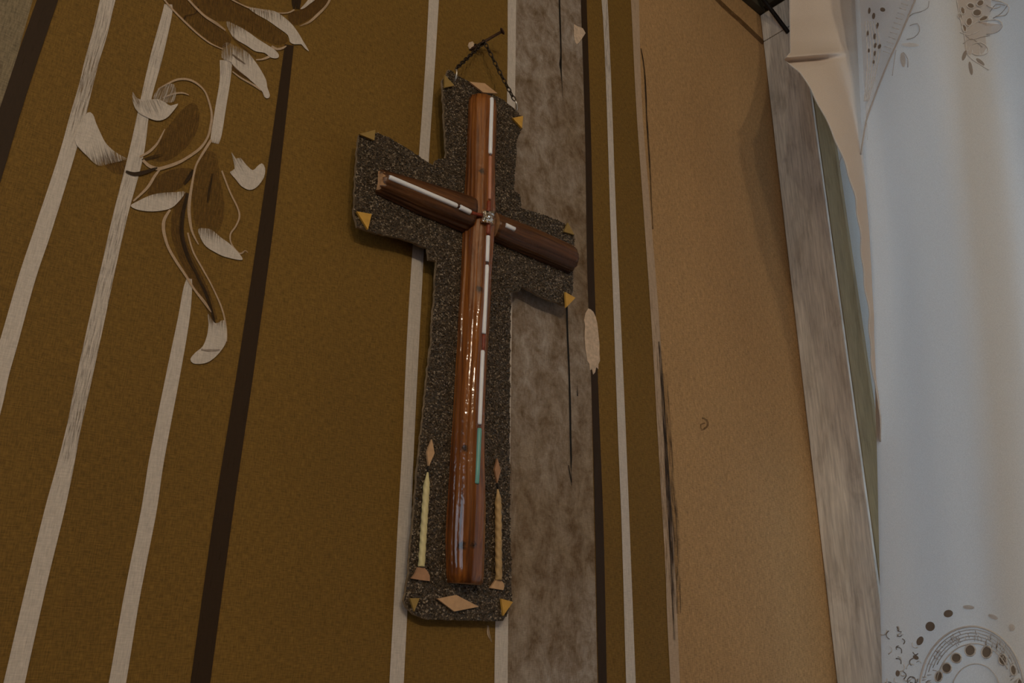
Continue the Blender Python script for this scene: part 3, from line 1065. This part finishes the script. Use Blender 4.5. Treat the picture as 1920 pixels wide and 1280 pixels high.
# crumpled foil on the crossing
fvv, fff = [], []
rs = random.Random(11)
NU = 11
fc_ = [(905, 392), (928, 396), (926, 421), (902, 417)]
for i in range(NU):
    for j in range(NU):
        s, t = i / (NU - 1), j / (NU - 1)
        top = np.array(fc_[0]) * (1 - s) + np.array(fc_[1]) * s
        bot = np.array(fc_[3]) * (1 - s) + np.array(fc_[2]) * s
        q = top * (1 - t) + bot * t
        edge = min(i, j, NU - 1 - i, NU - 1 - j) == 0
        e = hit(*q) + (0.0012 if edge else 0.0045) + rs.uniform(-.0016, .0016)
        fvv.append(bp(q[0] + rs.uniform(-.5, .5), q[1] + rs.uniform(-.5, .5), e))
for i in range(NU - 1):
    for j in range(NU - 1):
        fff.append((i * NU + j, (i + 1) * NU + j, (i + 1) * NU + j + 1, i * NU + j + 1))
foil = mesh_obj('foil_square', fvv, fff, M['foil'], cross)
md = foil.modifiers.new('solid', 'SOLIDIFY')
md.thickness = 0.0006


# --- wooden chips
def chip_on_board(name, pts, mat, parent, h=0.0022, e0=0.0008, label=None):
    n = len(pts)
    lo = [bp(u, v, 0.0) for u, v in pts]
    # visible outline is the front face
    fr = [bp(u, v, e0 + h) for u, v in pts]
    bk = [np.asarray(p) - NRM * h for p in fr]
    bmx = bmesh.new()
    a = [bmx.verts.new(p) for p in fr]
    b = [bmx.verts.new(p) for p in bk]
    bmx.faces.new(a)
    bmx.faces.new(list(reversed(b)))
    for i in range(n):
        bmx.faces.new((a[i], b[i], b[(i + 1) % n], a[(i + 1) % n]))
    bmesh.ops.recalc_face_normals(bmx, faces=bmx.faces)
    o = bm_obj(name, bmx, mat, parent)
    if label:
        o['label'] = label
    return o


for pts, mt in (([(669, 396), (697, 401), (690, 430)], 'yellow'), ([(674, 251), (704, 243), (702, 263)], 'olive'), ([(834, 140), (852, 160), (834, 164)], 'olive'),
                ([(961, 221), (981, 217), (979, 240)], 'yellow'), ([(1065, 417), (1077, 440), (1058, 434)], 'olive'), ([(1060, 547), (1079, 558), (1062, 576)], 'yellow'),
                ([(769, 1121), (787, 1121), (777, 1146)], 'olive'), ([(940, 1122), (962, 1128), (944, 1154)], 'yellow')):
    chip_on_board('corner_triangle', pts, M[mt], cross)
chip_on_board('wood_diamond', [(820, 1122), (856, 1115), (898, 1137), (852, 1146)], M['palechip'], cross)
chip_on_board('wood_diamond', [(880, 153), (909, 156), (933, 175), (906, 173)], M['palechip'], cross)


def candle(tip, top, bot, wpx, mat, flame, basepts, fm, bmt, lab):
    r = wpx * px_size(bp(*bot)) / 2
    a, b, c = bp(*tip, r * 0.9), bp(*top, r * 0.9), bp(*bot, r * 0.9)
    pts, rad = [a], [r * 0.18]
    pts += [a + (b - a) * 0.5]
    rad += [r * 0.5]
    for i in range(61):
        pts.append(b + (c - b) * i / 60)
        rad.append(r * (0.92 if i < 2 else 1))
    o = tube('candle', pts, r, mat, cross, 24, radii=rad, twist=(0.075, 0.30))
    o['label'] = lab
    chip_on_board('flame', flame, fm, o)
    chip_on_board('candle_foot', basepts, bmt, o)
    d = np.asarray(a) - np.asarray(b)
    d = d / np.linalg.norm(d)
    tube('wick', [np.asarray(a) - d * 0.001, np.asarray(a) + d * 0.0045], 0.0008, M['blackmetal'], o, 6)
    return o


candle((802, 883), (800, 905), (790, 1062), 13.0, M['waxyellow'], [(810, 823), (815, 849), (804, 875), (801, 847)],
       [(784, 1063), (796, 1064), (802, 1071), (806, 1079), (806, 1089), (788, 1087), (772, 1084), (779, 1075)], M['palechip'], M['pinkchip'], 'pale yellow twisted candle')
candle((933, 915), (934, 935), (935, 1087), 13.0, M['waxtan'], [(933, 859), (939, 882), (933, 905), (928, 880)],
       [(930, 1087), (940, 1088), (944, 1092), (946, 1098), (944, 1106), (932, 1104), (919, 1102), (925, 1094)], M['pinkchip'], M['palechip'], 'browned candle')

# --- nail in the wall, chain over it
nb_ = on_wall(882, 93, 0.0)
nail_dir_head = on_wall(941, 59, 0.026)
nail = thing('nail', 'long rusty nail driven into the wall above the cross', 'nail', tuple(nb_))
nd = nail_dir_head - nb_
nl = np.linalg.norm(nd)
nd = nd / nl
tube('shank', [nb_ - nd * 0.004, nb_ + nd * nl], 0.0016, M['rust'], nail, 10)
tube('head', [nb_ + nd * (nl - 0.0005), nb_ + nd * (nl + 0.0006), nb_ + nd * (nl + 0.0016)], 0.0034, M['rust'], nail, 12, radii=[.003, .0042, .0034])


def on_nail(u, v):
    d = ray(u, v)
    d = d / np.linalg.norm(d)
    w = EYE - nb_
    b = np.dot(d, nd)
    s = (np.dot(w, nd) - b * np.dot(w, d)) / (1 - b * b)
    return nb_ + nd * s


def link_mesh():
    v, f = [], []
    n, m = 14, 6
    for i in range(n):
        t = 2 * math.pi * i / n
        cx, cy = math.cos(t) * 0.0019, math.sin(t) * 0.0036
        nx, ny = math.cos(t), math.sin(t) * 0.6
        l = math.hypot(nx, ny)
        nx, ny = nx / l, ny / l
        for k in range(m):
            a = 2 * math.pi * k / m
            v.append((cx + nx * math.cos(a) * 0.00075, cy + ny * math.cos(a) * 0.00075, math.sin(a) * 0.00075))
    for i in range(n):
        for k in range(m):
            f.append((i * m + k, ((i + 1) % n) * m + k, ((i + 1) % n) * m + (k + 1) % m, i * m + (k + 1) % m))
    me = bpy.data.meshes.new('chain_link')
    me.from_pydata(v, [], f)
    me.update()
    for p in me.polygons:
        p.use_smooth = True
    me.materials.append(M['chain'])
    return me


LINK = link_mesh()
chain = bpy.data.objects.new('chain', None)
chain.empty_display_size = 0.02
COL.objects.link(chain)
chain.parent = cross
c0 = on_nail(903, 80)
chain.location = Vector(c0) - cross.location


def run_links(A, B, sag, pitch=0.0060):
    A, B = Vector(A), Vector(B)
    L = (B - A).length
    n = max(2, int(round(L / pitch)))
    pts = []
    for i in range(n + 1):
        t = i / n
        pts.append(A.lerp(B, t) + Vector((0, 0, -sag * 4 * t * (1 - t))))
    for i in range(n):
        a, b = pts[i], pts[i + 1]
        y = (b - a).normalized()
        ref = Vector((0, -1, 0.2))
        x = y.cross(ref).normalized()
        z = x.cross(y).normalized()
        R = Matrix((x, y, z)).transposed()
        R = R @ Matrix.Rotation(math.radians(90 * (i % 2) + 30), 3, 'Y')
        o = bpy.data.objects.new('chain_link', LINK)
        COL.objects.link(o)
        o.parent = chain
        o.matrix_local = Matrix.Translation((a + b) / 2 - Vector(c0)) @ R.to_4x4()


wl_top, wl_bot = bp(855, 129, 0.004), bp(853, 151, 0.001)
wr_top, wr_bot = bp(965, 188, 0.004), bp(968, 208, 0.001)
run_links(c0 + np.array([0, 0, -0.002]), wl_top, 0.0)
run_links(on_nail(911, 79) + np.array([0, 0, -0.003]), wr_top, 0.001)
for a in ((893, 86), (899, 80), (903, 75), (908, 79)):
    p = on_nail(*a)
    o = bpy.data.objects.new('chain_link', LINK)
    COL.objects.link(o)
    o.parent = chain
    R = Matrix.Rotation(random.uniform(0, 3), 4, 'Y') @ Matrix.Rotation(1.2, 4, 'Z')
    o.matrix_local = Matrix.Translation(Vector(p) + Vector((0, 0, -0.001)) - Vector(c0)) @ R
for a, b in ((wl_top, wl_bot), (wr_top, wr_bot)):
    d = (b - a)
    side = np.cross(d / np.linalg.norm(d), NRM)
    mid = (a + b) / 2 + NRM * 0.0022
    tube('wire_loop', [a - NRM * 0.001, a + (b - a) * .15 + NRM * 0.0015, mid, a + (b - a) * .85 + NRM * 0.0015, b, b - NRM * 0.002], 0.0009, M['wire'], cross, 8)

# ------------------------------------------------------------------ iron bar at the top of the window corner
ra = on_x(1478, 61, XF - 0.001)
rb = on_x(1405, -36, 1.035)
rb = ra + (rb - ra) * 1.0
dirv = (rb - ra) / np.linalg.norm(rb - ra)
k = (ZC - ra[2]) / dirv[2] if dirv[2] > 0.05 else 0.6
rodt = thing('iron_bar', 'black iron bar slanting down to the window casing at the top corner', 'bar', tuple(ra))
tube('shaft', [ra + dirv * s for s in (0, 0.002, min(k, 0.9))], 0.0036, M['blackmetal'], rodt, 12, radii=[.003, .0036, .0036])

# ------------------------------------------------------------------ curtains
XC0 = 1.0


def left_edge(v):        # photo column of the curtain's left fold, by row
    return np.interp(v, [-200, 0, 250, 500, 850, 1200, 1500], [1596, 1609, 1622, 1640, 1651, 1659, 1666])


LE = np.array([on_x(left_edge(v), v, XC0) for v in np.linspace(-150, 1450, 40)])[::-1]


def le_y(z):
    return np.interp(z, LE[:, 2], LE[:, 1])


def fold_x(s, z):
    """distance of the cloth from the west: hanging folds, the left edge rolled back"""
    k = (2.36 - z) / 1.5                  # folds open downwards
    ridge = 0.110 + 0.040 * (2.25 - z) / 0.85
    w = s / ridge
    if s < 0:
        s = 0
        w = 0
    # from the left fold the cloth comes forward slowly, then turns back sharply behind the ridge
    if w < 1:
        x = -0.012 - 0.040 * (w ** 1.1)
    else:
        q = (s - ridge) / 0.052
        x = -0.052 + 0.050 * (0.5 - 0.5 * math.cos(math.pi * min(q, 1)))
        if q > 1:
            x += -0.030 * math.sin(min((s - ridge - 0.055) / 0.12, 8) * 2.2)
    return x


def curtain_x(y, z):
    s = max(le_y(z) - y, 0)               # metres to the right of the left fold
    x = sum(fold_x(max(s + d, 0), z) for d in (-.016, -.008, 0, .008, .016)) / 5
    x += 0.004 * math.exp(-(s / 0.003) ** 1.2)        # rolled edge
    x += 0.0025 * math.sin(s * 70 + z * 3) * min(1, s / 0.03)
    return XC0 + x


cur = thing('lace_curtain', 'white cotton curtain with embroidered eyelet lace hanging before the window', 'curtain', (XC0, -0.5, 1.2))


def curtain_panel():
    NY, NZ = 150, 70
    zs = np.linspace(0.55, 2.62, NZ)
    ss = np.concatenate([np.linspace(0, 0.03, 14), np.linspace(0.034, 0.9, NY - 14)])
    V, Fc = [], []
    for z in zs:
        y0 = le_y(min(max(z, 1.30), 2.5))
        for s in ss:
            y = y0 - s
            V.append((curtain_x(y, z) if 1.3 <= z <= 2.5 else curtain_x(le_y(min(max(z, 1.30), 2.5)) - s, min(max(z, 1.30), 2.5)), y, z))
    n = len(ss)
    for i in range(NZ - 1):
        for j in range(n - 1):
            Fc.append((i * n + j, i * n + j + 1, (i + 1) * n + j + 1, (i + 1) * n + j))
    return mesh_obj('main_panel', V, Fc, M['curtain'], cur, True)


curtain_panel()


def on_curtain(u, v, lift=0.0012):
    d = ray(u, v)
    t = 0.90 / d[0]
    dt = 0.0008 / d[0]
    for _ in range(260):
        p = EYE + d * t
        if p[0] >= curtain_x(p[1], p[2]) - lift:
            return p
        t += dt
    return EYE + d * (XC0 / d[0])


# hem turned to the left: beige flap with a tuck, its free edge cut slanting
def flap_left(v):
    return np.interp(v, [-160, 0, 60, 100, 112, 120, 135, 170, 205, 250, 314, 370, 441, 487, 534, 591, 628, 675, 708, 750, 811, 830],
                     [1478, 1480, 1481, 1481, 1470, 1480, 1499, 1521, 1539, 1561, 1587, 1603, 1613, 1616, 1621, 1630, 1630, 1634, 1637, 1647, 1651, 1651])


FXV, FXX = [-150, 30, 80, 112, 150, 250, 470, 830], [1.0, 0.995, 0.955, 0.875, 0.868, 0.872, 0.925, 0.985]


def flap_x(v):
    return float(np.interp(v, FXV, FXX)) - 0.0035


def flap_right(v):
    return left_edge(v) + 5


V, Fc = [], []
NV, NH = 124, 28
vs = np.concatenate([np.linspace(-150, 90, 26), np.linspace(93, 127, 30), np.linspace(130, 828, NV - 56)])
for v in vs:
    a, b = flap_left(v), flap_right(v)
    for j in range(NH + 1):
        t = j / NH
        u = a + (b - a) * t
        xl = np.interp(v, FXV, FXX)
        x = xl + (1.060 - xl) * t ** 1.35 + 0.004 * math.sin(t * 5 + v * 0.004)
        vt = v + 12 * t
        x += (-0.016 * math.exp(-((vt - 106) / 5.0) ** 2) + 0.016 * math.exp(-((vt - 117) / 5.5) ** 2)) * min(1, max(0, 1 - t / 0.78) * 2.2)
        x += 0.004 * mnoise.noise(Vector((u * 0.02, v * 0.012, 0)))
        x -= 0.003 * math.exp(-t / 0.06)
        V.append(on_x(u, v, x))
for i in range(len(vs) - 1):
    for j in range(NH):
        Fc.append((i * (NH + 1) + j, i * (NH + 1) + j + 1, (i + 1) * (NH + 1) + j + 1, (i + 1) * (NH + 1) + j))
mesh_obj('turned_hem', V, Fc, M['flap'], cur, True)
# raw edge thread along the flap, and loose thread ends
tube('hem_edge', [on_x(flap_left(v) + 0.5, v, flap_x(v)) for v in np.linspace(-150, 108, 30)], 0.0008, M['lace'], cur, 6)
tube('hem_edge', [on_x(flap_left(v) + 0.5 + 1.2 * math.sin(v * 0.09), v, flap_x(v)) for v in np.linspace(116, 828, 110)], 0.0009, M['lace'], cur, 6)
tube('loose_thread', [on_x(u, v, 0.955) for u, v in ((1584, 285), (1579, 292), (1575, 300), (1573, 314))], 0.0004, M['lace'], cur, 5)

# lace border folded over the upper left of the panel
V, Fc = [], []
for i in range(41):
    v = -140 + (262 + 140) * i / 40
    a = left_edge(v) + 3
    b = max(a + 1, np.interp(v, [-140, 0, 120, 220, 262], [1776, 1716, 1664, 1626, a + 1]))
    for j in range(9):
        u = a + (b - a) * j / 8
        V.append(on_curtain(u, v, 0.006 + 0.002 * math.sin(j * 0.8)))
for i in range(40):
    for j in range(8):
        Fc.append((i * 9 + j, i * 9 + j + 1, (i + 1) * 9 + j + 1, (i + 1) * 9 + j))
border = mesh_obj('lace_border', V, Fc, M['border'], cur, True)
tube('border_cord', [on_curtain(u, v, 0.008) for u, v in catmull([(1776, -140), (1716, 0), (1690, 62), (1664, 120), (1645, 168), (1626, 220), (1620, 250), (1614, 290)], False, 8)],
     0.0011, M['lacedull'], cur, 6)


# embroidery
def disc(name, u, v, ru, rv, mat, rot=0.0, lift=0.0016):
    V = [on_curtain(u, v, lift)]
    n = 14
    for k in range(n):
        t = 2 * math.pi * k / n
        a, b = ru * math.cos(t), rv * math.sin(t)
        V.append(on_curtain(u + a * math.cos(rot) - b * math.sin(rot), v + a * math.sin(rot) + b * math.cos(rot), lift))
    return mesh_obj(name, V, [(0, 1 + k, 1 + (k + 1) % n) for k in range(n)], mat, cur, True)


def thread(pts, mat, r=0.0007, lift=0.0015, name='embroidered_line'):
    return tube(name, [on_curtain(p[0], p[1], lift) for p in catmull(pts, False, 6)], r, mat, cur, 5)


def ring(u, v, ru, rv, rot=0.0, mat=None, r=0.0008):
    pts = []
    for k in range(19):
        t = 2 * math.pi * k / 18
        a, b = ru * math.cos(t), rv * math.sin(t)
        pts.append(on_curtain(u + a * math.cos(rot) - b * math.sin(rot), v + a * math.sin(rot) + b * math.cos(rot), 0.0018))
    return tube('embroidered_ring', pts, r, mat or M['lace'], cur, 5)


def eyelet(u, v, ru, rv, rot=0.0):
    disc('eyelet', u, v, ru, rv, M['eyelet'], rot)
    ring(u, v, ru + 1, rv + 1, rot)


# upper right flower
for a in ((1820, 11, 6, 4, .2), (1838, 6, 6, 4.5, -.5), (1805, 20, 3, 6, -.3), (1832, 24, 7.5, 5.5, -.1), (1817, 41, 5, 6.5, .2), (1844, 35, 8, 3, -.4), (1808, 53, 3, 6, -.3), (1800, 30, 2.5, 5, -.3)):
    eyelet(*a)
for c, rot in (((1808, 104), 1.9), ((1820, 128), 1.4), ((1838, 116), .7)):
    disc('embroidered_leaf', *c, 13 if rot == 1.4 else 10, 3.6, M['leafgauze'], rot)
for pts in ([(1812, 55), (1830, 42), (1852, 38), (1872, 38), (1880, 48), (1870, 60), (1850, 64)], [(1812, 100), (1822, 84), (1840, 80), (1852, 90), (1850, 100), (1836, 104), (1822, 100)],
            [(1860, 0), (1880, 4), (1892, 14), (1886, 28), (1868, 30)], [(1794, 0), (1798, 20), (1802, 40), (1808, 62), (1812, 90), (1814, 102)],
            [(1814, 102), (1824, 112), (1840, 122), (1854, 131)], [(1850, 10), (1864, 16), (1876, 12)], [(1800, 60), (1816, 66), (1836, 58)]):
    thread(pts, M['lace'])
for pts in ([(1808, 62), (1820, 74), (1838, 70), (1856, 66)], [(1806, 82), (1822, 72), (1842, 88)], [(1856, 22), (1868, 8), (1884, 10)], [(1862, 34), (1878, 24), (1890, 8)]):
    thread(pts, M['lacedull'], 0.0005)
def gauze(pts):
    Q = catmull(pts, True, 8)
    V = [on_curtain(q[0], q[1], 0.0010) for q in Q]
    c = np.mean([q[:2] for q in Q], axis=0)
    n = len(V)
    V.append(on_curtain(c[0], c[1], 0.0010))
    mesh_obj('gauze_inset', V, [(n, k, (k + 1) % n) for k in range(n)], M['peach'], cur, True)


gauze([(1796, -10), (1850, -12), (1858, 20), (1850, 48), (1878, 46), (1868, 60), (1848, 66), (1850, 88), (1838, 104), (1822, 104), (1810, 96), (1806, 66), (1798, 30)])
# border embroidery, left
for a in ((1627, 62, 2, 5, .1), (1640, 68, 2.5, 6, .1), (1629, 95, 2, 4, .1), (1641, 85, 2.5, 5, .3), (1649, 87, 3, 5, .4), (1640, 100, 2, 5, .1), (1638, 116, 2, 4, .1),
          (1655, 18, 5, 4, .3), (1638, 30, 3, 6, .1), (1630, 20, 2.5, 6, .1), (1645, 48, 2.5, 6, .2)):
    disc('eyelet', a[0], a[1], a[2], a[3], M['eyelet'], a[4], 0.0095)
for k in range(5):
    thread([(1622 + k * 5, 40), (1626 + k * 6, 90), (1625 + k * 4, 140), (1620 + k * 2, 190)], M['lace'], 0.0005, 0.009)
for k in range(12):
    thread([(1668 + k * 3.4, 20 + k * 0.5 if k < 0 else 100 - k * 9), (1656 + k * 3.4, 96 - k * 9)], M['lace'], 0.0004, 0.009)
for pts in ([(1742, 2), (1740, 14), (1726, 22), (1712, 25), (1702, 34)], [(1700, 74), (1714, 70), (1724, 58), (1720, 44), (1706, 48)], [(1680, 94), (1676, 120), (1673, 142)], [(1694, 98), (1702, 110), (1702, 126)]):
    thread(pts, M['lacedull'], 0.0005)
disc('embroidered_leaf', 1707, 84, 17, 4, M['lace'], 0.05)
disc('embroidered_leaf', 1693, 112, 5, 14, M['lacedull'], -0.1)
# lower right medallion, centre about (1825, 1275)
for a in ((1760, 1268, 6, 9, .3), (1775, 1252, 8, 8.5, 0), (1793, 1233, 8.5, 8, 0), (1819, 1219, 9, 9.5, 0), (1850, 1222, 8.5, 10.5, .2), (1880, 1236, 6.5, 9.5, -.2), (1900, 1256, 4.5, 9, -.2), (1912, 1282, 4, 9, -.1)):
    eyelet(*a)
for a in ((1725, 1201, 6, 9, .5), (1744, 1174, 9, 9, .4), (1778, 1150, 9, 7, -.2), (1816, 1138, 11, 4, .1), (1862, 1156, 10, 4, .4), (1897, 1176, 6, 7, -.4), (1717, 1232, 6, 4, .5), (1683, 1262, 4, 6, 0)):
    disc('embroidered_leaf', a[0], a[1], a[2], a[3], M['eyelet'] if a[0] < 1790 else M['lacedull'], a[4])


def arc(cx, cy, rx_, ry_, t0, t1, mat, r, lift=0.0015):
    pts = [(cx + rx_ * math.cos(t0 + (t1 - t0) * k / 24), cy - ry_ * math.sin(t0 + (t1 - t0) * k / 24)) for k in range(25)]
    tube('embroidered_ring', [on_curtain(u, v, lift) for u, v in pts], r, mat, cur, 5)


arc(1822, 1296, 98, 122, 0.12, 3.1, M['lace'], 0.0011)
for k in range(4):
    arc(1823, 1296, 92 - k * 5, 116 - k * 6, 0.3 + .08 * k, 2.9 - .1 * k, M['lacedull'], 0.0004)
arc(1826, 1298, 72, 92, 0.5, 2.9, M['lace'], 0.0007)
arc(1830, 1300, 46, 56, 0.3, 2.8, M['lace'], 0.0006)
rs = random.Random(5)
for k in range(40):            # twining stitches at the left of the medallion
    u, v = rs.uniform(1662, 1722), rs.uniform(1150, 1290)
    if u - 1660 > (v - 1145) * 0.8 + 6:
        continue
    a = rs.uniform(0, 6.28)
    l = rs.uniform(5, 11)
    thread([(u, v), (u + l * .6 * math.cos(a), v + l * .6 * math.sin(a)), (u + l * 1.1 * math.cos(a + .35), v + l * 1.1 * math.sin(a + .35)), (u + l * 1.5 * math.cos(a + .8), v + l * 1.5 * math.sin(a + .8))], M['stitch'] if k % 2 else M['lace'], 0.0006)
for k in range(70):            # radial stitches of the ring
    t = rs.uniform(0.15, 3.0)
    q = rs.uniform(.74, .9)
    thread([(1822 + 98 * q * math.cos(t), 1296 - 122 * q * math.sin(t)), (1822 + 98 * (q + .07) * math.cos(t + .03), 1296 - 122 * (q + .07) * math.sin(t + .03))], M['lacedull'] if k % 3 else M['lace'], 0.0004)

# pleat folded behind the panel: a second layer of cloth
V, Fc = [], []
for i in range(41):
    v = -150 + 1600 * i / 40
    ua = np.interp(v, [-150, 0, 300, 600, 900, 1450], [1766, 1772, 1790, 1822, 1846, 1880])
    ub = np.interp(v, [-150, 0, 300, 600, 900, 1450], [1850, 1856, 1872, 1896, 1912, 1936])
    for j in range(9):
        u = ua + (ub - ua) * j / 8
        p = on_curtain(u, v)
        V.append(p + np.array([0.022 + 0.010 * math.sin(math.pi * j / 8), 0, 0]))
for i in range(40):
    for j in range(8):
        Fc.append((i * 9 + j, i * 9 + j + 1, (i + 1) * 9 + j + 1, (i + 1) * 9 + j))
mesh_obj('pleat_underfold', V, Fc, M['underfold'], cur, True)

# sheer net close to the glass
V, Fc = [], []
NY, NZ = 90, 6
for i in range(NZ + 1):
    z = 0.87 + (2.34 - 0.87) * i / NZ
    for j in range(NY + 1):
        y = -0.0755 - 1.08 * j / NY
        V.append((1.132 + 0.006 * math.sin(j * 0.9) + 0.002 * math.sin(j * 2.3 + i), y, z))
for i in range(NZ):
    for j in range(NY):
        Fc.append((i * (NY + 1) + j, i * (NY + 1) + j + 1, (i + 1) * (NY + 1) + j + 1, (i + 1) * (NY + 1) + j))
tag(mesh_obj('net_curtain', V, Fc, M['net'], None, True), 'thin white net close to the window glass, behind the lace curtain', 'net curtain')
